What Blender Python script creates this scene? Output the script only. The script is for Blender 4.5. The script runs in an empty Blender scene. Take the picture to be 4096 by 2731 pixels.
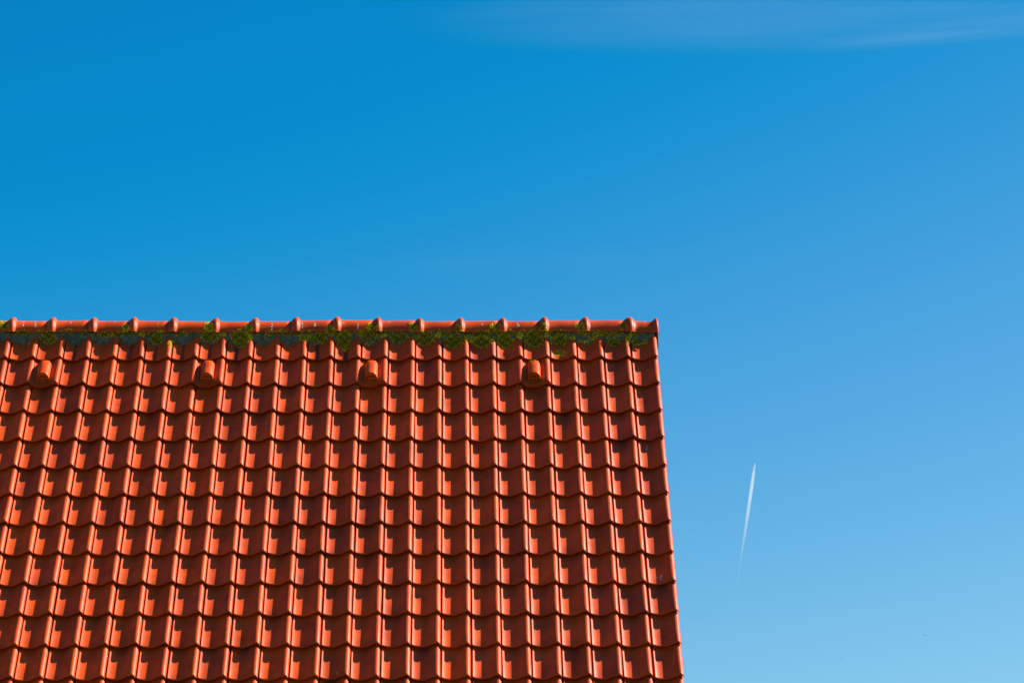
import bpy, bmesh, math, random
import numpy as np
from mathutils import Vector, Matrix
from mathutils.bvhtree import BVHTree

random.seed(7)
rng = np.random.default_rng(7)
scene = bpy.context.scene
col = scene.collection

# ------------------------------------------------------------------ frame of the roof
PHI = math.radians(55.0)                 # roof pitch
W, G = 0.21, 0.3089169                   # cover width and gauge of a pan tile
O = np.array([0.0, 0.0, 7.56])           # right verge, at the lower edge of the first course
S_DN = np.array([0.0, -math.cos(PHI), -math.sin(PHI)])
N_UP = np.array([0.0, -math.sin(PHI), math.cos(PHI)])


def RP(a):
    """(x, distance down the slope, height over the roof plane) -> world"""
    a = np.atleast_2d(np.asarray(a, float))
    return O + np.outer(a[:, 0], [1, 0, 0]) + np.outer(a[:, 1], S_DN) + np.outer(a[:, 2], N_UP)


# ------------------------------------------------------------------ camera
F_PX = 12000.0
yaw, pitch, roll = 0.01954689, 0.26222199, -0.00558107
fw = np.array([math.sin(yaw) * math.cos(pitch), math.cos(yaw) * math.cos(pitch), math.sin(pitch)])
r0 = np.array([math.cos(yaw), -math.sin(yaw), 0.0])
u0 = np.cross(r0, fw)
rt = math.cos(roll) * r0 + math.sin(roll) * u0
up = -math.sin(roll) * r0 + math.cos(roll) * u0
CAM = O + np.array([-1.57633859, -22.55190577, -5.91090274])
cam_d = bpy.data.cameras.new('camera')
cam = bpy.data.objects.new('camera', cam_d)
col.objects.link(cam)
cam_d.sensor_width = 36.0
cam_d.lens = F_PX / 4096 * 36.0
cam_d.clip_start = 0.5
cam_d.clip_end = 300000.0
M = Matrix.Identity(4)
for i in range(3):
    M[i][0], M[i][1], M[i][2], M[i][3] = rt[i], up[i], -fw[i], CAM[i]
cam.matrix_world = M
scene.camera = cam


def ray(px, py):
    """view direction through a point of the 4096 x 2731 photograph"""
    d = fw * F_PX + rt * (px - 2048) - up * (py - 1365.5)
    return d / np.linalg.norm(d)


# ------------------------------------------------------------------ light
SUN = np.array([0.80, 0.0, 0.0]) - 0.72 * S_DN + 0.25 * N_UP
SUN /= np.linalg.norm(SUN)
sun_el = math.asin(SUN[2])
sun_az = math.atan2(SUN[0], SUN[1])
sl = bpy.data.lights.new('sun', 'SUN')
sl.energy = 5.0
sl.angle = math.radians(0.5)
sl.color = (1.0, 0.95, 0.83)
so = bpy.data.objects.new('sun', sl)
col.objects.link(so)
so.rotation_euler = Vector(SUN).to_track_quat('Z', 'Y').to_euler()

world = bpy.data.worlds.new('World')
scene.world = world
world.use_nodes = True
nt = world.node_tree
for n in list(nt.nodes):
    nt.nodes.remove(n)
w_out = nt.nodes.new('ShaderNodeOutputWorld')
w_bg = nt.nodes.new('ShaderNodeBackground')
w_sky = nt.nodes.new('ShaderNodeTexSky')
w_sky.sky_type = 'NISHITA'
w_sky.sun_disc = False
w_sky.sun_elevation = sun_el
w_sky.sun_rotation = sun_az
w_sky.air_density = 1.0
w_sky.dust_density = 0.6
w_sky.ozone_density = 2.0
w_bg.inputs['Strength'].default_value = 0.0573


def w_math(op, a, b=None, c=None):
    n = nt.nodes.new('ShaderNodeMath')
    n.operation = op
    for i, x in enumerate((a, b, c)):
        if x is None:
            continue
        if isinstance(x, (int, float)):
            n.inputs[i].default_value = x
        else:
            nt.links.new(x, n.inputs[i])
    return n.outputs[0]


# a deep, saturated northern sky: the Nishita colours with more contrast between the channels
w_sep = nt.nodes.new('ShaderNodeSeparateColor')
w_com = nt.nodes.new('ShaderNodeCombineColor')
nt.links.new(w_sky.outputs[0], w_sep.inputs[0])
SR = w_math('SMOOTH_MAX', w_math('MULTIPLY_ADD', w_sep.outputs[0], 1.47, -2.66), 0.02, 0.3)
SG = w_math('MULTIPLY', w_math('POWER', w_math('MULTIPLY', w_sep.outputs[1], 0.1), 1.41), 15.27)
SB = w_math('MULTIPLY', w_math('POWER', w_math('MULTIPLY', w_sep.outputs[2], 0.1), 0.96), 12.43)
for i, s_ in enumerate((SR, SG, SB)):
    nt.links.new(s_, w_com.inputs[i])
nt.links.new(w_com.outputs[0], w_bg.inputs[0])
nt.links.new(w_bg.outputs[0], w_out.inputs[0])

scene.view_settings.view_transform = 'Standard'
scene.view_settings.look = 'None'
scene.view_settings.exposure = 0.9
scene.view_settings.gamma = 1.0
scene.cycles.max_bounces = 8
scene.cycles.volume_bounces = 5
#SKYTEST

# ------------------------------------------------------------------ helpers
def mat(name):
    m = bpy.data.materials.new(name)
    m.use_nodes = True
    t = m.node_tree
    b = t.nodes['Principled BSDF']
    return m, t, b


def node(t, kind, **kw):
    n = t.nodes.new(kind)
    for k, v in kw.items():
        if k in n.inputs:
            n.inputs[k].default_value = v
        else:
            setattr(n, k, v)
    return n


def make_obj(name, verts, faces, mats, parent=None, smooth=True, fmat=None, attr=None):
    me = bpy.data.meshes.new(name)
    me.from_pydata([tuple(v) for v in verts], [], [tuple(f) for f in faces])
    for m in (mats if isinstance(mats, (list, tuple)) else [mats]):
        me.materials.append(m)
    if smooth:
        me.polygons.foreach_set('use_smooth', np.ones(len(me.polygons), bool))
    if fmat is not None:
        me.polygons.foreach_set('material_index', np.asarray(fmat, np.int32))
    for an, av in (attr or {}).items():
        a = me.attributes.new(an, 'FLOAT_COLOR', 'POINT')
        av = np.asarray(av, np.float32)
        a.data.foreach_set('color', np.concatenate([av, np.ones((len(av), 1), np.float32)], 1).ravel())
    me.update()
    o = bpy.data.objects.new(name, me)
    col.objects.link(o)
    if parent is not None:
        o.parent = parent
    return o


def outward(o):
    bm = bmesh.new()
    bm.from_mesh(o.data)
    bmesh.ops.remove_doubles(bm, verts=bm.verts, dist=1e-3)
    bmesh.ops.recalc_face_normals(bm, faces=bm.faces)
    bm.to_mesh(o.data)
    bm.free()


def tag(o, label=None, cat=None, group=None, kind=None):
    if label: o['label'] = label
    if cat: o['category'] = cat
    if group: o['group'] = group
    if kind: o['kind'] = kind
    return o


class MB:
    """collects vertices and faces of one mesh"""
    def __init__(self):
        self.v, self.f, self.m, self.n = [], [], [], 0

    def add(self, v, f, m=0):
        v = np.asarray(v, float)
        self.v.append(v)
        self.f += [tuple(int(i) + self.n for i in q) for q in f]
        self.m += [m] * len(f)
        self.n += len(v)

    def grid(self, P, m=0, closed=False):
        """P[i][j] a net of points"""
        P = np.asarray(P, float)
        a, b = P.shape[:2]
        fs = []
        for i in range(a - 1):
            for j in range(b if closed else b - 1):
                k = (j + 1) % b
                fs.append((i * b + j, i * b + k, (i + 1) * b + k, (i + 1) * b + j))
        self.add(P.reshape(-1, 3), fs, m)

    def box(self, x0, x1, y0, y1, z0, z1, m=0):
        v = [(x, y, z) for z in (z0, z1) for y in (y0, y1) for x in (x0, x1)]
        f = [(0, 2, 3, 1), (4, 5, 7, 6), (0, 1, 5, 4), (2, 6, 7, 3), (0, 4, 6, 2), (1, 3, 7, 5)]
        self.add(v, f, m)

    @property
    def V(self):
        return np.concatenate(self.v) if self.v else np.zeros((0, 3))


# ------------------------------------------------------------------ materials
def clay_material():
    m, t, b = mat('fired_clay')
    L = t.links.new
    at = node(t, 'ShaderNodeAttribute', attribute_name='tint')
    sep = node(t, 'ShaderNodeSeparateColor')
    L(at.outputs['Color'], sep.inputs[0])
    geo = node(t, 'ShaderNodeNewGeometry')
    # each tile's firing, orange to dusky pink, plus camera flare painted in rightwards
    mix1 = node(t, 'ShaderNodeMix', data_type='RGBA')
    mix1.inputs['A'].default_value = (0.77, 0.079, 0.0020, 1)
    mix1.inputs['B'].default_value = (0.66, 0.068, 0.0080, 1)
    L(sep.outputs[0], mix1.inputs['Factor'])
    # weathering in patches
    no = node(t, 'ShaderNodeTexNoise', Scale=6.0, Detail=6.0, Roughness=0.65)
    L(geo.outputs['Position'], no.inputs['Vector'])
    rp = node(t, 'ShaderNodeValToRGB')
    rp.color_ramp.elements[0].position = 0.42
    rp.color_ramp.elements[0].color = (1, 1, 1, 1)
    rp.color_ramp.elements[1].position = 0.78
    rp.color_ramp.elements[1].color = (0.55, 0.52, 0.60, 1)
    L(no.outputs[0], rp.inputs[0])
    mul = node(t, 'ShaderNodeMix', data_type='RGBA', blend_type='MULTIPLY')
    mul.inputs['Factor'].default_value = 1.0
    L(mix1.outputs['Result'], mul.inputs['A'])
    L(rp.outputs[0], mul.inputs['B'])
    # fine speckle of the engobe
    sp = node(t, 'ShaderNodeTexNoise', Scale=160.0, Detail=3.0)
    L(geo.outputs['Position'], sp.inputs['Vector'])
    spm = node(t, 'ShaderNodeMapRange')
    spm.inputs['From Min'].default_value = 0.3
    spm.inputs['From Max'].default_value = 0.7
    spm.inputs['To Min'].default_value = 0.86
    spm.inputs['To Max'].default_value = 1.10
    L(sp.outputs[0], spm.inputs[0])
    mul2 = node(t, 'ShaderNodeMix', data_type='RGBA', blend_type='MULTIPLY')
    mul2.inputs['Factor'].default_value = 1.0
    L(mul.outputs['Result'], mul2.inputs['A'])
    L(spm.outputs[0], mul2.inputs['B'])
    # soot / rain streaks carried by the mesh
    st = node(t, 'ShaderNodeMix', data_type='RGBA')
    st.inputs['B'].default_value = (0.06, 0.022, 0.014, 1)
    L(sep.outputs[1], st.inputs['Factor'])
    vr = node(t, 'ShaderNodeMapRange')
    vr.inputs['To Min'].default_value = 0.80
    vr.inputs['To Max'].default_value = 1.12
    L(sep.outputs[2], vr.inputs[0])
    mul3 = node(t, 'ShaderNodeMix', data_type='RGBA', blend_type='MULTIPLY')
    mul3.inputs['Factor'].default_value = 1.0
    L(mul2.outputs['Result'], mul3.inputs['A'])
    L(vr.outputs[0], mul3.inputs['B'])
    L(mul3.outputs['Result'], st.inputs['A'])
    L(st.outputs['Result'], b.inputs['Base Color'])
    b.inputs['Roughness'].default_value = 0.46
    b.inputs['Specular IOR Level'].default_value = 0.17
    bn = node(t, 'ShaderNodeTexNoise', Scale=45.0, Detail=4.0)
    L(geo.outputs['Position'], bn.inputs['Vector'])
    bp = node(t, 'ShaderNodeBump', Strength=0.12, Distance=0.004)
    L(bn.outputs[0], bp.inputs['Height'])
    L(bp.outputs[0], b.inputs['Normal'])
    return m


def plain_material(name, rgb, rough=0.8, noise=None, rgb2=None, spec=0.3, bump=0.0, lo=0.4, hi=0.65):
    m, t, b = mat(name)
    L = t.links.new
    b.inputs['Roughness'].default_value = rough
    b.inputs['Specular IOR Level'].default_value = spec
    if noise:
        geo = node(t, 'ShaderNodeNewGeometry')
        no = node(t, 'ShaderNodeTexNoise', Scale=noise, Detail=5.0, Roughness=0.6)
        L(geo.outputs['Position'], no.inputs['Vector'])
        rp = node(t, 'ShaderNodeValToRGB')
        rp.color_ramp.elements[0].position = lo
        rp.color_ramp.elements[1].position = hi
        rp.color_ramp.elements[0].color = (*rgb, 1)
        rp.color_ramp.elements[1].color = (*(rgb2 or rgb), 1)
        L(no.outputs[0], rp.inputs[0])
        L(rp.outputs[0], b.inputs['Base Color'])
        if bump:
            bp = node(t, 'ShaderNodeBump', Strength=bump, Distance=0.01)
            L(no.outputs[0], bp.inputs['Height'])
            L(bp.outputs[0], b.inputs['Normal'])
    else:
        b.inputs['Base Color'].default_value = (*rgb, 1)
    return m


CLAY = clay_material()
MORTAR = plain_material('weathered_mortar', (0.095, 0.082, 0.050), 0.95, 30.0, (0.19, 0.165, 0.11), 0.1, 0.5)
DARK = plain_material('slot_shade', (0.006, 0.003, 0.002), 0.9)
BATTEN = plain_material('roofing_felt', (0.012, 0.008, 0.007), 0.95)
CHALK = plain_material('white_dropping', (0.62, 0.62, 0.60), 0.8, 60.0, (0.45, 0.45, 0.44))
GRASS_M = plain_material('grass_ground', (0.035, 0.07, 0.015), 0.9, 1.3, (0.075, 0.095, 0.03))
FEATHER = plain_material('dark_feather', (0.02, 0.022, 0.03), 0.7)
ALU = plain_material('white_aircraft_paint', (0.75, 0.77, 0.8), 0.35, spec=0.5)


def brick_material():
    m, t, b = mat('brick_wall')
    L = t.links.new
    geo = node(t, 'ShaderNodeTexCoord')
    sx = node(t, 'ShaderNodeSeparateXYZ')
    L(geo.outputs['Object'], sx.inputs[0])
    ad = node(t, 'ShaderNodeMath', operation='ADD')
    L(sx.outputs[0], ad.inputs[0])
    L(sx.outputs[1], ad.inputs[1])
    mp = node(t, 'ShaderNodeCombineXYZ')
    L(ad.outputs[0], mp.inputs[0])
    L(sx.outputs[2], mp.inputs[1])
    br = node(t, 'ShaderNodeTexBrick', Scale=1.0)
    br.inputs['Color1'].default_value = (0.22, 0.06, 0.035, 1)
    br.inputs['Color2'].default_value = (0.30, 0.10, 0.055, 1)
    br.inputs['Mortar'].default_value = (0.35, 0.33, 0.30, 1)
    br.inputs['Brick Width'].default_value = 0.22
    br.inputs['Row Height'].default_value = 0.075
    br.inputs['Mortar Size'].default_value = 0.008
    L(mp.outputs[0], br.inputs['Vector'])
    L(br.outputs['Color'], b.inputs['Base Color'])
    b.inputs['Roughness'].default_value = 0.9
    return m


BRICK = brick_material()

# ------------------------------------------------------------------ house
house = bpy.data.objects.new('house', None)
house.location = (0, 0, 0)
col.objects.link(house)
tag(house, 'house with an orange-red clay tiled roof and a mossy ridge', 'house')

N_COL, N_ROW = 44, 17
D_LAP = 0.031                           # a tile's lower edge rides this much over the course below
N_OFF = -(D_LAP + 0.007)
PROF = np.array([
    (.042, 17.0), (.045, 19.0), (.053, 19.7), (.065, 18.4), (.085, 15.6), (.120, 11.2), (.180, 5.6), (.250, 1.8),
    (.330, .15), (.400, 0), (.480, 2.6), (.560, 9.0), (.640, 18.6), (.720, 29.6), (.780, 37.6), (.830, 42.5),
    (.855, 44.0), (.880, 44.5), (.905, 43.6), (.930, 41.2), (.955, 37.0), (.975, 31.5), (.988, 26.5), (.995, 22.0)])
PT, PH = PROF[:, 0] * W, PROF[:, 1] / 1000
THICK = 0.012


def tile_template(t=PT, h=PH, lo_ext=0.0, lap=D_LAP, thick=THICK):
    """one pan tile: (x, u, n) with u = 0 at the course line above and G at its own lower edge"""
    us = [(-.07, 0), (0, 0), (.1, 0), (.2, 0), (G - .0075 + lo_ext, 0), (G - .0045 + lo_ext, -.0006),
          (G - .0018 + lo_ext, -.0022), (G + lo_ext, -.0052)]
    V, F = [], []

    def sheet(rows):
        b = len(V)
        nb = len(rows[0])
        for r in rows:
            V.extend(r)
        for i in range(len(rows) - 1):
            for j in range(nb - 1):
                F.append((b + i * nb + j, b + (i + 1) * nb + j, b + (i + 1) * nb + j + 1, b + i * nb + j + 1))
    nose = [.009 * math.exp(-((x / W - .84) / .07) ** 2) for x in t]      # the roll ends in a rounded nose
    top = [[(x, u - (e if u > G / 2 else 0), hh + dh + lap * u / G) for x, hh, e in zip(t, h, nose)] for u, dh in us]
    sheet(top)
    low = [(x, G + lo_ext - e, hh - .0052 + lap) for x, hh, e in zip(t, h, nose)]
    bot = [(x, G + lo_ext - e * .1, hh - thick + lap) for x, hh, e in zip(t, h, nose)]
    sheet([low, bot])                                            # front edge
    und = [[(x, u, hh - thick + lap * u / G) for x, hh in zip(t, h)] for u in (G + lo_ext, -.07)]
    sheet(und)                                                   # underside
    xr, hr = t[-1], h[-1]
    sheet([[(xr, u, hr + lap * u / G + dh), (xr + .0006, u, hr - .010 + lap * u / G), (xr, u, hr - thick + lap * u / G)]
           for u, dh in reversed(us)])                           # right side of the roll
    xl, hl = t[0], h[0]
    lip = [(xl, hl), (xl, .0035), (xl - .03, .0030), (xl - .03, -.004), (xl, -.0075)]
    sheet([[(x, u, n + lap * u / G) for x, n in lip] for u in (-.07, G + lo_ext - .003)])   # water channel at the left
    return np.array(V), F


TV, TF = tile_template()
ROW_OFF = {3: .006, 4: .006, 0: -.002, 1: -.002, 2: -.001}
VENTS = {(23, 1), (17, 1), (11, 1), (5, 1)}


def place(tv, c, r, amp=1.0):
    """tile in column c (left seam at -c*W) and course r; small laying errors included"""
    j = rng.normal(0, 1, 6) * amp
    v = tv.copy()
    a = np.clip(j[0], -2, 2) * .0036
    xc, uc = W / 2, G
    dx, du = v[:, 0] - xc, v[:, 1] - uc
    v[:, 0] = xc + dx - a * du + j[1] * .0009
    v[:, 1] = uc + du + a * dx + np.clip(j[2], -2, 2) * .0030
    v[:, 2] += np.clip(j[3], -1.5, 1.5) * .0010 + np.clip(j[4], -1.5, 1.5) * .006 * dx
    v[:, 0] += -c * W + COLX[c]
    v[:, 1] += (r - 1) * G + ROW_OFF.get(r, 0.0)
    v[:, 2] += N_OFF
    return v


COLX = rng.normal(0, .0012, N_COL + 2)
COLX[1] = .003
allv, allf, tint, n0 = [], [], [], 0
TFa = np.array(TF)
streak_cols = {17: .40, 18: .42, 20: .45, 19: .38, 13: .36, 12: .44, 22: .42, 16: .37}
for r in range(0, N_ROW):
    for c in range(1, N_COL + 1):
        if (c, r) in VENTS:
            continue
        v = place(TV, c, r)
        allv.append(RP(v))
        allf.append(TFa + n0)
        n0 += len(TV)
        k = np.zeros((len(TV), 3))
        base = min(1, rng.beta(1.2, 1.9) + .30 * max(0, 1 - c / 16))  # pinker towards the right verge: camera flare painted into the tile tint
        if c <= 2:
            base = min(1, base * .5 + .5)  # the same painted flare, stronger on the outermost columns
        k[:, 0] = base
        k[:, 2] = rng.beta(2.2, 1.6)
        tt = TV[:, 0] / W
        # grime that gathers under the overlap and in the pan
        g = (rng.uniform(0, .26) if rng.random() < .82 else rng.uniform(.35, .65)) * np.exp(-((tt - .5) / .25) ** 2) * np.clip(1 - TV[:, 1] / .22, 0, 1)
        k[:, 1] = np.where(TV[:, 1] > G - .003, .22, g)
        if r == 0 and c in streak_cols:
            s0 = streak_cols[c]
            k[:, 1] = np.maximum(k[:, 1], .85 * (np.abs(tt - s0) < .045))
        tint.append(k)
roof = make_obj('roof', np.concatenate(allv), np.concatenate(allf), CLAY, house, attr={'tint': np.concatenate(tint)})

# ------------------------------------------------------------------ vent tiles
def vent_tile(c, r):
    t = PT.copy()
    h = PH.copy()
    t[:9] = np.array([-.020, -.016, -.004, .010, .040, .085, .15, .24, .33]) * W
    h[:9] = np.array([12.5, 14.8, 15.8, 15.0, 12.0, 8.4, 4.4, 1.3, .1]) / 1000
    tv, tf = tile_template(t, h, .012, D_LAP + .006, .027)
    tv[:, 2] += .0075
    tv[:, 2] += np.where(tv[:, 0] < 0, .004, 0)
    v = place(tv, c, r, .4)
    k = np.zeros((len(v), 3))
    k[:, 0] = rng.uniform(.1, .6)
    k[:, 2] = .55
    k[:, 1] = np.where(tv[:, 1] > G - .003, .22, .06)
    o = make_obj('vent_tile', RP(v), tf, CLAY, house, attr={'tint': k})
    # hood: a half-round cowl that ends in a raked front with painted-dark ventilation slots
    base = np.array([-c * W + COLX[c], (r - 1) * G, N_OFF + .0075])
    xc, hw, hh = .400 * W, .0525, .073
    mb = MB()
    na = 20
    ang = np.linspace(0, math.pi, na + 1)

    LAPV = D_LAP + .006

    def arch(u, f, fh, slant):
        """arch of points; slant pushes its feet down the slope"""
        out = []
        for a in ang:
            x = xc - hw * f * math.copysign(abs(math.cos(a)) ** .85, math.cos(a))
            z = hh * fh * math.sin(a) ** .80
            uu = u + slant * (1 - math.sin(a))
            out.append((x, uu, z - .004 + LAPV * uu / G))
        return out
    rows = [arch(-.02, .76, .10, 0), arch(.015, .86, .50, 0), arch(.040, .93, .76, .002), arch(.065, .97, .90, .004), arch(.095, 1, .97, .008),
            arch(.150, 1, 1.0, .018), arch(.200, 1, 1.03, .028), arch(.231, 1, 1.05, .034), arch(.236, .99, 1.04, .035)]
    mb.grid([RP(np.array(a) + base) for a in rows])
    lip = arch(.236, .99, 1.04, .035)
    inn = arch(.2355, .90, .96, .0345)
    back = [(x, u - .004, z) for x, u, z in inn]
    mb.grid([RP(np.array(a) + base) for a in (lip, inn, back)])
    # the raked front plate
    cen = np.array([[xc, .268, LAPV * .268 / G + .004]])
    P = np.array(back)
    f = [(i, i + 1, len(P)) for i in range(na)]
    mb.add(RP(np.concatenate([P, cen]) + base), f)
    mb.add(RP(np.array([P[0], P[-1], cen[0]]) + base), [(0, 1, 2)])
    n_front = len(mb.f)
    # slots: raised dark plugs, the shade inside the holes put in as colour
    def on_front(x, q):
        """q 0 at the foot and 1 at the crown of the raked face"""
        uu = .236 + .035 * (1 - q) - .003
        return np.array([x, uu, q * hh - .004 + LAPV * uu / G])
    dn = np.array([0, .65, .25])
    for q, xs in ((.24, (-.030, -.0105, .009, .0285)), (.60, (-.0285, -.010, .009, .0265))):
        for i, x in enumerate(xs):
            ww = .0046
            hgt = .105 if not (q > .5 and i in (0, 3)) else .070
            ctr = q - (.06 if (q > .5 and i in (0, 3)) else 0)
            ring, ring2 = [], []
            for a in np.linspace(0, 2 * math.pi, 10, endpoint=False):
                p = on_front(xc + x + ww * math.cos(a), ctr + hgt * math.sin(a))
                ring.append(p + dn * .001)
                ring2.append(p + dn * .0058)
            pts = np.array(ring + ring2)
            fs = [tuple(range(10, 20))] + [(i2, (i2 + 1) % 10, 10 + (i2 + 1) % 10, 10 + i2) for i2 in range(10)]
            mb.add(RP(pts + base), fs, 1)
    tn = np.zeros((mb.n, 3))
    tn[:, 2] = .7
    hood = make_obj('vent_hood', mb.V, mb.f, [CLAY, DARK], o, fmat=mb.m, attr={'tint': tn})
    return o, hood


vents = [vent_tile(c, r) for c, r in sorted(VENTS)]

# ------------------------------------------------------------------ ridge
UA = .425
YA, ZA = UA * math.cos(PHI), O[2] + .2648         # axis of the ridge barrel
RB = .107
JX = [-5.042, -4.73, -4.409, -4.094, -3.783, -3.453, -3.142, -2.822, -2.501, -2.181, -1.853, -1.532, -1.2, -.873, -.551, -.202]
JX = [-5.042 - .3225 * i for i in range(13, 0, -1)] + JX     # collar crests
COLLAR = [(-.040, .0035), (-.032, .0100), (-.022, .0190), (-.012, .0255), (-.004, .0285), (.004, .0285), (.011, .0255),
          (.018, .0180), (.024, .0080), (.030, .0025), (.038, .0)]
ang_r = np.linspace(math.radians(-4), math.radians(184), 33)


def ring_at(x, rr, dz, dy):
    return [(x, YA + dy + rr * math.cos(a), ZA + dz + rr * math.sin(a)) for a in ang_r]


ridge_tiles = []
for i, jx in enumerate(JX):
    last = i == len(JX) - 1
    nx = JX[i + 1] if not last else .012
    big = .004 if last else 0
    dz, dy, sl_ = rng.normal(0, .0024), rng.normal(0, .0035), rng.normal(0, .0030)
    mb = MB()
    prof = [(jx + x * (1.15 if last else 1), RB + e + (big if e > .002 else 0)) for x, e in COLLAR]
    if not last:
        x1 = nx - .034
        prof += [(jx + (x1 - jx) * s, RB) for s in (.4, .6, .8)] + [(x1, RB)]
    else:
        prof += [(jx + .07, RB), (jx + .12, RB), (-.034, RB), (-.022, RB + .007), (-.012, RB + .018), (-.004, RB + .026), (.004, RB + .0275),
                 (.011, RB + .025), (.015, RB + .019), (.017, RB + .010)]
    L_ = prof[-1][0] - jx
    outer = [ring_at(x, rr, dz + sl_ * (x - jx) / L_, dy) for x, rr in prof]
    inner = [ring_at(x, rr - .014, dz + sl_ * (x - jx) / L_, dy) for x, rr in reversed(prof)]
    mb.grid(outer + inner)
    # lower rims of the half-round shell
    for e in (0, -1):
        mb.grid([[o_[e], i_[e]] for o_, i_ in zip(outer, reversed(inner))])
    if last:                                       # clay end disc hanging over the gable
        pts = [(.0155, YA + (RB - .004) * math.cos(a), ZA + (RB - .004) * math.sin(a)) for a in np.linspace(math.radians(0), math.radians(180), 21)]
        pts += [(.0155, YA - .085, ZA - .135), (.0155, YA + .085, ZA - .135)]
        n_ = len(pts)
        pts2 = [(.001, y, z) for x, y, z in pts]
        mb.add(pts + pts2, [tuple(range(n_)), tuple(range(2 * n_ - 1, n_ - 1, -1))] +
               [(a, a + n_, (a + 1) % n_ + n_, (a + 1) % n_) for a in range(n_)])
    k = np.zeros((mb.n, 3))
    k[:, 2] = rng.uniform(.3, .9)
    k[:, 0] = rng.beta(1.2, 1.4) if i < len(JX) - 3 else .9
    if last:
        k[-2 * n_:, 1] = .45
    o = make_obj('ridge_tile', mb.V, mb.f, CLAY, house, attr={'tint': k})
    ridge_tiles.append(o)

# mortar bed between the ridge tiles and the top course
mb = MB()
xs = np.arange(-N_COL * W + .02, -.0065, .008)
rows = [[], [], [], [], []]
for x in xs:
    w1 = .5 * math.sin(x * 31) + .5 * math.sin(x * 83 + 1) + rng.normal(0, .35)
    y = YA - RB + .008 + .0022 * w1
    z = ZA - .001
    rows[0].append((x, y + .05, z + .012))
    rows[1].append((x, y, z + .004))
    rows[2].append((x, y - .003 + rng.normal(0, .0012), z - .03))
    rows[3].append((x, y - .006 + rng.normal(0, .0014), z - .06))
    rows[4].append((x, y - .004, z - .14))
mb.grid(rows)
P = np.array(rows)
for e in (0, -1):
    r_ = P[:, e]
    mb.add(np.concatenate([r_, [[r_[0][0], YA + .02, ZA - .14]]]), [tuple(range(6))])
mortar = make_obj('ridge_mortar', mb.V, mb.f, MORTAR, house)

# felt under the tiles, far slope, gables and walls
APEX_Y, APEX_Z = YA, O[2] + UA * math.sin(PHI) - .075 / math.cos(PHI)
XL = -N_COL * W + .05
mb = MB()
eave_u = (N_ROW - 1) * G - .06
pe = RP([[0, eave_u, -.075]])[0]
for y0, z0, y1, z1 in ((APEX_Y, APEX_Z, pe[1], pe[2]),):
    for dz in (0, -.03):
        mb.add([(XL, y0, z0 + dz), (-.012, y0, z0 + dz), (-.012, y1, z1 + dz), (XL, y1, z1 + dz)], [(0, 1, 2, 3)])
make_obj('roof_deck', mb.V, mb.f, BATTEN, house, smooth=False)
mb = MB()
by, bz = 2 * APEX_Y - pe[1], pe[2]
nn = np.array([0, math.sin(PHI), math.cos(PHI)])
P0, P1 = np.array([0, APEX_Y + .03, APEX_Z]), np.array([0, by, bz])
sec = []
for x in np.linspace(XL, -.004, 44 * 8):
    hgt = .02 + .02 * math.sin(x / W * 2 * math.pi)
    sec.append([np.array([x, 0, 0]) + P0 + nn * hgt, np.array([x, 0, 0]) + P1 + nn * hgt])
mb.grid(sec)
k = np.zeros((mb.n, 3)); k[:, 0] = .4
make_obj('far_roof_slope', mb.V, mb.f, CLAY, house, attr={'tint': k})
mb = MB()
wf, wb = pe[1] + .35, by - .35
zt = pe[2] + .35 * math.tan(PHI) - .06
zr = APEX_Z - .06
x0, x1 = XL + .15, -.10
A = [(wf, 0), (wb, 0), (wb, zt), (APEX_Y, zr), (wf, zt)]
mb.add([(x0, y, z) for y, z in A] + [(x1, y, z) for y, z in A],
       [(0, 1, 2, 3, 4), (9, 8, 7, 6, 5), (0, 4, 9, 5), (1, 6, 7, 2), (4, 3, 8, 9), (3, 2, 7, 8)])
make_obj('wall', mb.V, mb.f, BRICK, house, smooth=False)

# ------------------------------------------------------------------ ground
mb = MB()
n_ = 40
th = np.linspace(0, 2 * math.pi, n_, endpoint=False)
rad = [0.01, 20, 80, 400, 3000, 60000]
mb.grid([[(r_ * math.cos(a), r_ * math.sin(a), 0) for a in th] for r_ in rad], closed=True)
tag(make_obj('ground', mb.V, mb.f, GRASS_M), kind='structure')

# ------------------------------------------------------------------ moss, lichen and droppings, laid on the surfaces
hit_objs = [roof, mortar] + ridge_tiles + [v for p in vents for v in p]
bv, bf, owner = [], [], []
nb = 0
for oi, o in enumerate(hit_objs):
    me = o.data
    bv += [v.co.copy() for v in me.vertices]
    for p in me.polygons:
        bf.append([i + nb for i in p.vertices])
        owner.append(oi)
    nb += len(me.vertices)
bvh = BVHTree.FromPolygons(bv, bf)


def cast(px, py):
    d = ray(px, py)
    loc, nrm, idx, dist = bvh.ray_cast(Vector(CAM), Vector(d))
    if loc is None:
        return None
    if nrm.dot(Vector(d)) > 0:
        nrm = -nrm
    return loc, nrm, owner[idx]


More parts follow.
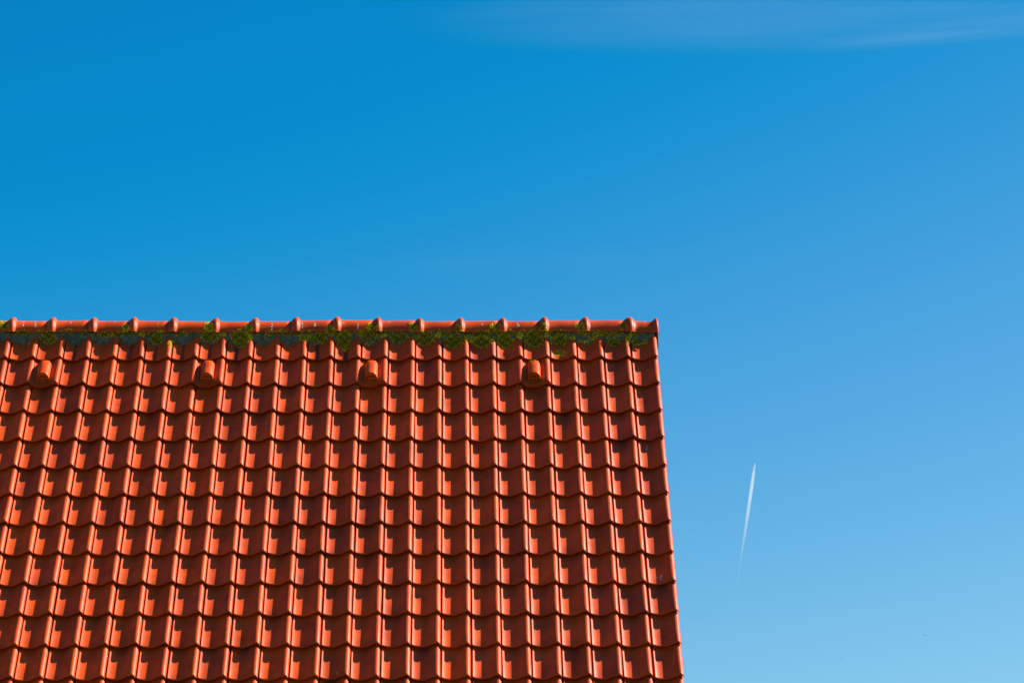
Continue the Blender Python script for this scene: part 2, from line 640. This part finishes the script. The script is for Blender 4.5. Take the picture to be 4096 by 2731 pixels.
# patches: centre, half axes, share of yellow crust, cover
BLOBS = [
 (18,1302,20,20,.3,.9),(5,1300,8,16,.9,.8),(60,1333,50,9,.15,.4),(95,1330,24,8,.2,.5),(193,1349,31,28,.2,.95),(193,1304,4,13,.5,.7),(277,1337,6,6,.3,.8),
 (417,1338,32,12,.25,.65),(473,1338,27,10,.2,.75),(503,1311,14,17,.6,.9),(536,1329,14,6,.3,.7),(568,1338,14,9,.6,.9),(625,1356,26,22,.2,.95),
 (682,1374,13,13,.8,.9),(619,1335,30,10,.2,.8),(716,1339,14,8,.2,.7),(750,1340,8,6,.4,.6),(834,1308,18,20,.55,.9),(838,1345,38,24,.25,.85),
 (892,1339,14,7,.8,.95),(960,1350,37,30,.25,.9),(962,1370,26,20,.2,.95),(995,1318,14,26,.5,.9),(960,1320,12,5,.2,.8),(1001,1349,10,12,.8,.9),
 (1069,1345,14,9,.3,.7),(1018,1337,5,8,.2,.8),(1140,1333,70,8,.1,.25),(1219,1349,25,14,.5,.8),(1277,1352,34,20,.2,.95),(1321,1322,20,20,.35,.9),
 (1376,1356,30,34,.2,.95),(1380,1393,12,13,.4,.9),(1436,1335,8,8,.4,.8),(1477,1342,36,26,.2,.85),(1477,1305,13,13,.8,.9),(1497,1310,14,20,.25,.9),
 (1470,1376,8,6,.8,.7),(1535,1342,12,7,.8,.9),(1596,1352,37,22,.15,.85),(1654,1308,14,18,.25,.9),(1701,1356,37,26,.2,.95),(1640,1294,8,5,.9,.8),
 (1752,1342,12,12,.85,.9),(1786,1335,20,12,.2,.9),(1814,1366,36,27,.2,.95),(1831,1315,12,22,.3,.95),(1865,1352,10,14,.8,.7),(1882,1358,6,14,.8,.8),
 (1926,1366,37,26,.25,.95),(1926,1335,40,10,.1,.8),(1967,1305,8,10,.8,.9),(1987,1310,12,22,.25,.9),(1970,1359,8,5,.8,.9),(2021,1362,34,30,.25,.95),
 (2079,1342,12,13,.85,.95),(2027,1335,40,12,.1,.7),(2136,1356,38,36,.2,.92),(2170,1308,13,20,.25,.9),(2185,1325,6,14,.85,.9),(2187,1345,10,7,.8,.8),
 (2204,1359,5,16,.8,.8),(2241,1359,28,24,.2,.95),(2231,1328,38,10,.15,.8),(2289,1352,12,6,.85,.95),(2241,1413,22,13,.45,.95),(2305,1301,8,8,.85,.9),
 (2325,1308,12,20,.35,.9),(2333,1366,20,6,.7,.85),(2367,1352,18,7,.4,.9),(2394,1339,13,6,.8,.95),(2350,1328,40,8,.3,.55),(2456,1369,25,17,.2,.95),
 (2442,1340,35,12,.35,.6),(2492,1302,13,21,.3,.8),(2524,1335,6,12,.9,.95),(2512,1362,9,18,.75,.85),(2541,1370,14,12,.25,.9),(2578,1367,12,9,.4,.95),
 (2556,1378,9,5,.4,.95),(2544,1339,20,14,.3,.6),(2128,1441,10,6,.15,.9),(2138,1437,7,5,.2,.9),(1265,1543,6,5,.4,.95)]
BLOBS += [(1850, 1335, 620, 13, .2, .34), (1240, 1336, 200, 9, .15, .35), (600, 1337, 560, 7, .15, .22), (2440, 1335, 110, 9, .2, .4)]
for k_ in range(60):                              # sprinkled along the lower rim of the ridge tiles
    BLOBS.append((rng.uniform(0, 2480), 1325 + rng.normal(0, 2.5), rng.uniform(3, 14), rng.uniform(3, 6), rng.uniform(.1, .6), .8))
ico_bm = bmesh.new()
bmesh.ops.create_icosphere(ico_bm, subdivisions=1, radius=1.0)
ICO_V = np.array([v.co for v in ico_bm.verts])
ICO_F = [tuple(v.index for v in f.verts) for f in ico_bm.faces]
ico_bm.free()


def nz(x, y, s):
    return math.sin(x * .21 + s) * math.sin(y * .27 + 1.7 * s) + .6 * math.sin(x * .53 + 2 * s + y * .31) + .4 * math.sin(y * .71 - x * .37 + s)


mv, mf, mc, mn = [], [], [], 0
STEP = 2.3
for bi, (bx, by_, rx, ry, yel, cover) in enumerate(BLOBS):
    for gx in np.arange(bx - rx * 1.15, bx + rx * 1.15, STEP):
        for gy in np.arange(by_ - ry * 1.15, by_ + ry * 1.15, STEP):
            px, py = gx + rng.normal(0, .8), gy + rng.normal(0, .8)
            rho = math.hypot((px - bx) / rx, (py - by_) / ry)
            edge = 1 + .13 * nz(px, py, bi)
            if rho > edge:
                continue
            if rng.random() > cover or (cover < .9 and nz(px * 1.3, py * 1.3, bi + 3) < -.75):
                continue
            h = cast(px, py)
            if h is None:
                continue
            loc, nrm, ow = h
            s = rng.uniform(.0030, .0060)
            zt_ = rng.uniform(.35, .9)
            q = nrm.to_track_quat('Z', 'Y').to_matrix() @ Matrix.Rotation(rng.uniform(0, 6.28), 3, 'Z')
            R_ = np.array(q)
            jit = 1 + rng.normal(0, .13, (len(ICO_V), 1))
            v = (ICO_V * jit * np.array([s, s * rng.uniform(.7, 1.2), s * zt_])) @ R_.T + np.array(loc)
            mv.append(v)
            mf.append(np.array(ICO_F) + mn)
            mn += len(v)
            rim = max(0, (rho / edge - .62) / .38)
            yv = min(1, max(0, yel * .9 + .62 * rim * (yel + .35) + .22 * nz(px * .8, py * .8, bi + 9) + rng.normal(0, .08) - .04))
            mc.append(np.tile([yv, rng.random(), 0], (len(v), 1)))
moss_m, t, b = mat('moss_and_lichen')
at = node(t, 'ShaderNodeAttribute', attribute_name='tint')
sp_ = node(t, 'ShaderNodeSeparateColor')
t.links.new(at.outputs['Color'], sp_.inputs[0])
rp = node(t, 'ShaderNodeValToRGB')
cr = rp.color_ramp
cr.elements[0].position, cr.elements[0].color = 0.0, (0.140, 0.084, 0.004, 1)
cr.elements[1].position, cr.elements[1].color = 1.0, (0.80, 0.56, 0.010, 1)
for p_, c_ in ((.22, (.28, .165, .005, 1)), (.5, (.52, .31, .006, 1)), (.75, (.70, .44, .006, 1))):
    e = cr.elements.new(p_)
    e.color = c_
t.links.new(sp_.outputs[0], rp.inputs[0])
vm = node(t, 'ShaderNodeMapRange')
vm.inputs['To Min'].default_value = .65
vm.inputs['To Max'].default_value = 1.25
t.links.new(sp_.outputs[1], vm.inputs[0])
mx = node(t, 'ShaderNodeMix', data_type='RGBA', blend_type='MULTIPLY')
mx.inputs['Factor'].default_value = 1
t.links.new(rp.outputs[0], mx.inputs['A'])
t.links.new(vm.outputs[0], mx.inputs['B'])
t.links.new(mx.outputs['Result'], b.inputs['Base Color'])
b.inputs['Roughness'].default_value = .95
b.inputs['Specular IOR Level'].default_value = .1
moss = make_obj('moss', np.concatenate(mv), np.concatenate(mf), moss_m, attr={'tint': np.concatenate(mc)})
tag(moss, 'olive green moss and yellow lichen crusting the mortar under the ridge', 'moss', kind='stuff')

# white droppings: runs of small splats on the ridge tiles and pans
SPLATS = [(94,1287,4,3),(93,1297,3,8),(91,1301,3,4),(141,1287,4,3),(141,1294,2,8),(141,1303,3,5),(157,1284,2,2),(174,1286,3,2),(190,1285,3,2),
          (283,1291,3,4),(415,1290,3,2),(459,1288,2,3),(632,1293,2,2),(1088,1298,3,6),(1086,1310,2,8),(1089,1323,4,4),(1208,1292,3,5),(1209,1303,2,10),
          (1209,1325,4,4),(1259,1300,4,8),(1376,1293,5,2),(1432,1298,2,10),(1431,1312,2,10),(1555,1288,8,2),(1930,1296,3,5),(2070,1296,3,6),
          (2074,1304,4,5),(2359,1304,4,5),(2580,1289,4,3),(2585,1286,3,2),(114,1376,2,7),(117,1371,2,6),(2645,2303,5,5),(2644,2312,3,7),(2643,2320,1.2,6),
          (2632,2308,7,1.2),(2590,1787,4,4),(2587,1795,2,5),(2566,1591,2,2),(424,1440,2,5),(2448,1463,2,2),(1262,1598,2,2),(2210,2060,2,2),
          (726,2312,2,5),(2502,2062,2,3),(1350,2690,1.5,8),(428,2625,5,2),(430,2632,2,6),(434,2637,4,1.5),(40,2631,2.5,2.5)]
sv, sf, sn = {}, {}, {}
for x, y, rx, ry in SPLATS:
    for _ in range(max(3, int(rx * ry * .5))):
        a, rr = rng.uniform(0, 6.28), math.sqrt(rng.random())
        h = cast(x + rx * rr * math.cos(a), y + ry * rr * math.sin(a))
        if h is None:
            continue
        loc, nrm, ow = h
        s = rng.uniform(.0022, .0042)
        R_ = np.array(nrm.to_track_quat('Z', 'Y').to_matrix())
        v = (ICO_V * np.array([s, s, s * .22])) @ R_.T + np.array(loc)
        n_ = sn.get(ow, 0)
        sv.setdefault(ow, []).append(v)
        sf.setdefault(ow, []).append(np.array(ICO_F) + n_)
        sn[ow] = n_ + len(v)
for ow in sv:                                      # the stains become part of the clay they lie on
    me = hit_objs[ow].data
    slot = len(me.materials)
    me.materials.append(CHALK)
    bm = bmesh.new()
    bm.from_mesh(me)
    vs = [bm.verts.new(tuple(p)) for p in np.concatenate(sv[ow])]
    for q in np.concatenate(sf[ow]):
        f_ = bm.faces.new([vs[i] for i in q])
        f_.material_index = slot
        f_.smooth = True
    bm.to_mesh(me)
    bm.free()

# ------------------------------------------------------------------ contrail and its aircraft
def sky_pt(px, py, alt):
    d = ray(px, py)
    return CAM + d * (alt / d[2])


ALT = 10000.0
T0, T1 = sky_pt(3020.5, 1850, ALT), sky_pt(2931, 2440, ALT)
ax = T1 - T0
LEN = float(np.linalg.norm(ax))
ax /= LEN
side = np.cross(ax, [0, 0, 1.0]); side /= np.linalg.norm(side)
uz = np.cross(side, ax)
mb = MB()
rows = []
for s in np.concatenate([[0, .004, .012, .025, .04], np.linspace(.06, 1, 40)]):
    off_ = float(np.interp(s, [0, .02, .06, .15, .3, .5, 1], [4, 9, 12.5, 15.5, 15, 11, 5]))
    w_, h_ = 1.85 * off_ * (1 + rng.normal(0, .05)), .95 * off_ * (1 + rng.normal(0, .05))
    c_ = T0 + ax * (LEN * s) + side * (14 * math.sin(s * 2.6) - 12 * s + rng.normal(0, .6))
    rows.append([c_ + w_ * math.cos(a) * side + h_ * math.sin(a) * uz - T0 for a in np.linspace(0, 2 * math.pi, 18, endpoint=False)])
mb.grid(rows, closed=True)
for e in (0, -1):
    mb.add(rows[e], [tuple(range(18))])
trail_m = bpy.data.materials.new('ice_crystals')
trail_m.use_nodes = True
t = trail_m.node_tree
t.nodes.remove(t.nodes['Principled BSDF'])
vol = node(t, 'ShaderNodeVolumePrincipled')
vol.inputs['Color'].default_value = (.98, .98, 1, 1)
vol.inputs['Anisotropy'].default_value = 0.0
tc = node(t, 'ShaderNodeTexCoord')
dot = node(t, 'ShaderNodeVectorMath', operation='DOT_PRODUCT')
dot.inputs[1].default_value = tuple(ax / LEN)
t.links.new(tc.outputs['Object'], dot.inputs[0])
rp = node(t, 'ShaderNodeValToRGB')
cr = rp.color_ramp
cr.elements[0].position, cr.elements[0].color = 0, (1, 1, 1, 1)
cr.elements[1].position, cr.elements[1].color = 1, (0, 0, 0, 1)
for p_, c_ in ((.12, .9), (.3, .55), (.5, .24), (.64, .08), (.8, .03), (.93, .015)):
    e = cr.elements.new(p_)
    e.color = (c_, c_, c_, 1)
t.links.new(dot.outputs['Value'], rp.inputs[0])
ml = node(t, 'ShaderNodeMath', operation='MULTIPLY')
ml.inputs[1].default_value = .0072
t.links.new(rp.outputs[0], ml.inputs[0])
t.links.new(ml.outputs[0], vol.inputs['Density'])
t.links.new(vol.outputs[0], t.nodes['Material Output'].inputs['Volume'])
trail = make_obj('contrail', mb.V, mb.f, trail_m)
trail.location = T0
outward(trail)
tag(trail, 'thin white vapour trail climbing the blue sky beside the roof', 'contrail')

# thin cirrus veils high in the sky
def cirrus_material(edge, dens, seed):
    cirrus_m = bpy.data.materials.new('cirrus_ice')
    cirrus_m.use_nodes = True
    t = cirrus_m.node_tree
    t.nodes.remove(t.nodes['Principled BSDF'])
    vol = node(t, 'ShaderNodeVolumePrincipled')
    vol.inputs['Color'].default_value = (.97, .98, 1, 1)
    vol.inputs['Anisotropy'].default_value = 0.0
    tc = node(t, 'ShaderNodeTexCoord')
    mp = node(t, 'ShaderNodeMapping')
    mp.inputs['Location'].default_value = (-1, -1, -1)
    mp.inputs['Scale'].default_value = (2, 2, 2)
    t.links.new(tc.outputs['Generated'], mp.inputs[0])
    ln = node(t, 'ShaderNodeVectorMath', operation='LENGTH')
    t.links.new(mp.outputs[0], ln.inputs[0])
    fall = node(t, 'ShaderNodeMapRange', interpolation_type='SMOOTHERSTEP')
    fall.inputs['From Min'].default_value = 1.0
    fall.inputs['From Max'].default_value = edge
    t.links.new(ln.outputs['Value'], fall.inputs[0])
    mp2 = node(t, 'ShaderNodeMapping')
    mp2.inputs['Location'].default_value = (seed, seed, 0)
    mp2.inputs['Scale'].default_value = (1.2, 4.5, .8)
    mp2.inputs['Rotation'].default_value = (0, 0, .12)
    t.links.new(tc.outputs['Generated'], mp2.inputs[0])
    cn = node(t, 'ShaderNodeTexNoise', Scale=2.2, Detail=7.0, Roughness=.58, Distortion=1.1)
    t.links.new(mp2.outputs[0], cn.inputs['Vector'])
    cmr = node(t, 'ShaderNodeMapRange')
    cmr.inputs['From Min'].default_value = .36
    cmr.inputs['From Max'].default_value = .70
    t.links.new(cn.outputs[0], cmr.inputs[0])
    m1 = node(t, 'ShaderNodeMath', operation='MULTIPLY')
    t.links.new(fall.outputs[0], m1.inputs[0])
    t.links.new(cmr.outputs[0], m1.inputs[1])
    m2 = node(t, 'ShaderNodeMath', operation='MULTIPLY')
    m2.inputs[1].default_value = dens
    t.links.new(m1.outputs[0], m2.inputs[0])
    t.links.new(m2.outputs[0], vol.inputs['Density'])
    t.links.new(vol.outputs[0], t.nodes['Material Output'].inputs['Volume'])
    return cirrus_m


def cirrus(p0, p1, depth, thick, edge, dens, label):
    """a lens-shaped veil between two sky points at 9.5 km, long axis along x"""
    a, b_ = sky_pt(*p0, 9500.0), sky_pt(*p1, 9500.0)
    c_ = (a + b_) / 2
    hx = float(np.linalg.norm(b_ - a)) / 2
    rot = math.atan2(b_[1] - a[1], b_[0] - a[0])
    mb = MB()
    rows = []
    for i in range(1, 12):
        th_ = math.pi * i / 12
        rows.append([(hx * math.sin(th_) * math.cos(x), depth * math.sin(th_) * math.sin(x), thick * math.cos(th_))
                     for x in np.linspace(0, 2 * math.pi, 32, endpoint=False)])
    mb.grid(rows, closed=True)
    for e in (0, -1):
        mb.add(rows[e], [tuple(range(32))])
    o = make_obj('cirrus_cloud', mb.V, mb.f, cirrus_material(edge, dens, p0[0] * .01))
    o.location = c_
    outward(o)
    o.rotation_euler = (0, 0, rot)
    tag(o, label, 'cloud')
    return o


cirrus((1350, 85), (4700, 45), 1050.0, 160.0, .45, 1.45e-4, 'broad faint cirrus veil along the top of the sky')
cirrus((2950, 212), (5100, 5), 360.0, 80.0, .3, 3.6e-4, 'brighter narrow cirrus streak at the top right corner')
cirrus((1300, 1075), (2900, 1025), 900.0, 90.0, .2, 0.45e-4, 'small barely visible cirrus wisp above the middle of the ridge')

# airliner at the head of the trail, flying towards the camera
pl = MB()
fwd = -ax


def plane_pt(a, s, u_):
    return fwd * a + side * s + uz * u_


rows = []
for a, rr in ((-22, .3), (-16, 1.3), (-8, 2.0), (10, 2.0), (17, 1.7), (20.5, .9), (21.5, .1)):
    rows.append([plane_pt(a, rr * math.cos(x), rr * math.sin(x)) for x in np.linspace(0, 2 * math.pi, 10, endpoint=False)])
pl.grid(rows, closed=True)
for s in (-1, 1):
    for (a0, a1, s0, s1, b0, b1, z0, z1) in ((5, -3, 1, 18, -6, -8, -1, .5), (-16, -20, .6, 7, -20, -22, .6, 1)):
        q = [plane_pt(a0, s * s0, z0), plane_pt(a1, s * s0, z0), plane_pt(b1, s * s1, z1), plane_pt(b0, s * s1, z1)]
        pl.add(q + [p + uz * -.35 for p in q], [(0, 1, 2, 3), (7, 6, 5, 4), (0, 4, 5, 1), (1, 5, 6, 2), (2, 6, 7, 3), (3, 7, 4, 0)])
    rows = [[plane_pt(a, s * 6 + r_ * math.cos(x), -2.0 + r_ * math.sin(x)) for x in np.linspace(0, 2 * math.pi, 8, endpoint=False)]
            for a, r_ in ((6, 1.0), (4, 1.1), (1, .7))]
    pl.grid(rows, closed=True)
q = [plane_pt(-15, 0, 1.5), plane_pt(-21, 0, 1.5), plane_pt(-23, 0, 8), plane_pt(-20, 0, 8)]
pl.add([p + side * .2 for p in q] + [p - side * .2 for p in q], [(0, 1, 2, 3), (7, 6, 5, 4), (0, 4, 5, 1), (1, 5, 6, 2), (2, 6, 7, 3), (3, 7, 4, 0)])
plane = make_obj('airliner', pl.V, pl.f, ALU, smooth=False)
outward(plane)
plane.location = T0 + fwd * 60
tag(plane, 'tiny pale airliner at the upper tip of the vapour trail', 'airliner')

# ------------------------------------------------------------------ two distant birds
def bird(px, py, dist, tilt, span, label):
    mb = MB()
    rows = []
    for a, rr in ((-.5, .01), (-.38, .05), (-.15, .11), (.1, .13), (.3, .09), (.42, .075), (.5, .05), (.56, .01)):
        rows.append([(a, rr * math.cos(x), rr * math.sin(x)) for x in np.linspace(0, 2 * math.pi, 10, endpoint=False)])
    mb.grid(rows, closed=True)
    for s in (-1, 1):                              # wings and half a forked tail
        top = [(.22, .08, .04), (.27, .55, .20), (.05, 1.1, .10), (-.05, .7, .16), (-.16, .08, .03)]
        mb.add([(x, s * y, z) for x, y, z in top] + [(x, s * y, z - .02) for x, y, z in top],
               [(0, 1, 2, 3, 4), (9, 8, 7, 6, 5)] + [(i, i + 5, (i + 1) % 5 + 5, (i + 1) % 5) for i in range(5)])
        tl = [(-.4, s * .01, .01), (-.4, s * .06, .01), (-.85, s * .14, .0), (-.7, s * .03, 0)]
        mb.add(tl + [(x, y, z - .012) for x, y, z in tl], [(0, 1, 2, 3), (7, 6, 5, 4), (0, 4, 5, 1), (1, 5, 6, 2), (2, 6, 7, 3), (3, 7, 4, 0)])
    o = make_obj('flying_bird', mb.V * span / 2 * np.array([1, 1, 1.6]), mb.f, FEATHER)
    o.location = CAM + ray(px, py) * dist
    o.rotation_euler = (tilt, 0, math.radians(75))
    tag(o, label, 'bird', 'birds far off in the sky')


bird(3700, 2540, 320, math.radians(22), .50, 'larger dark speck of a bird low in the sky at far right')
bird(3371, 2631, 420, math.radians(-32), .50, 'smaller fainter bird speck low in the sky right of the vapour trail')
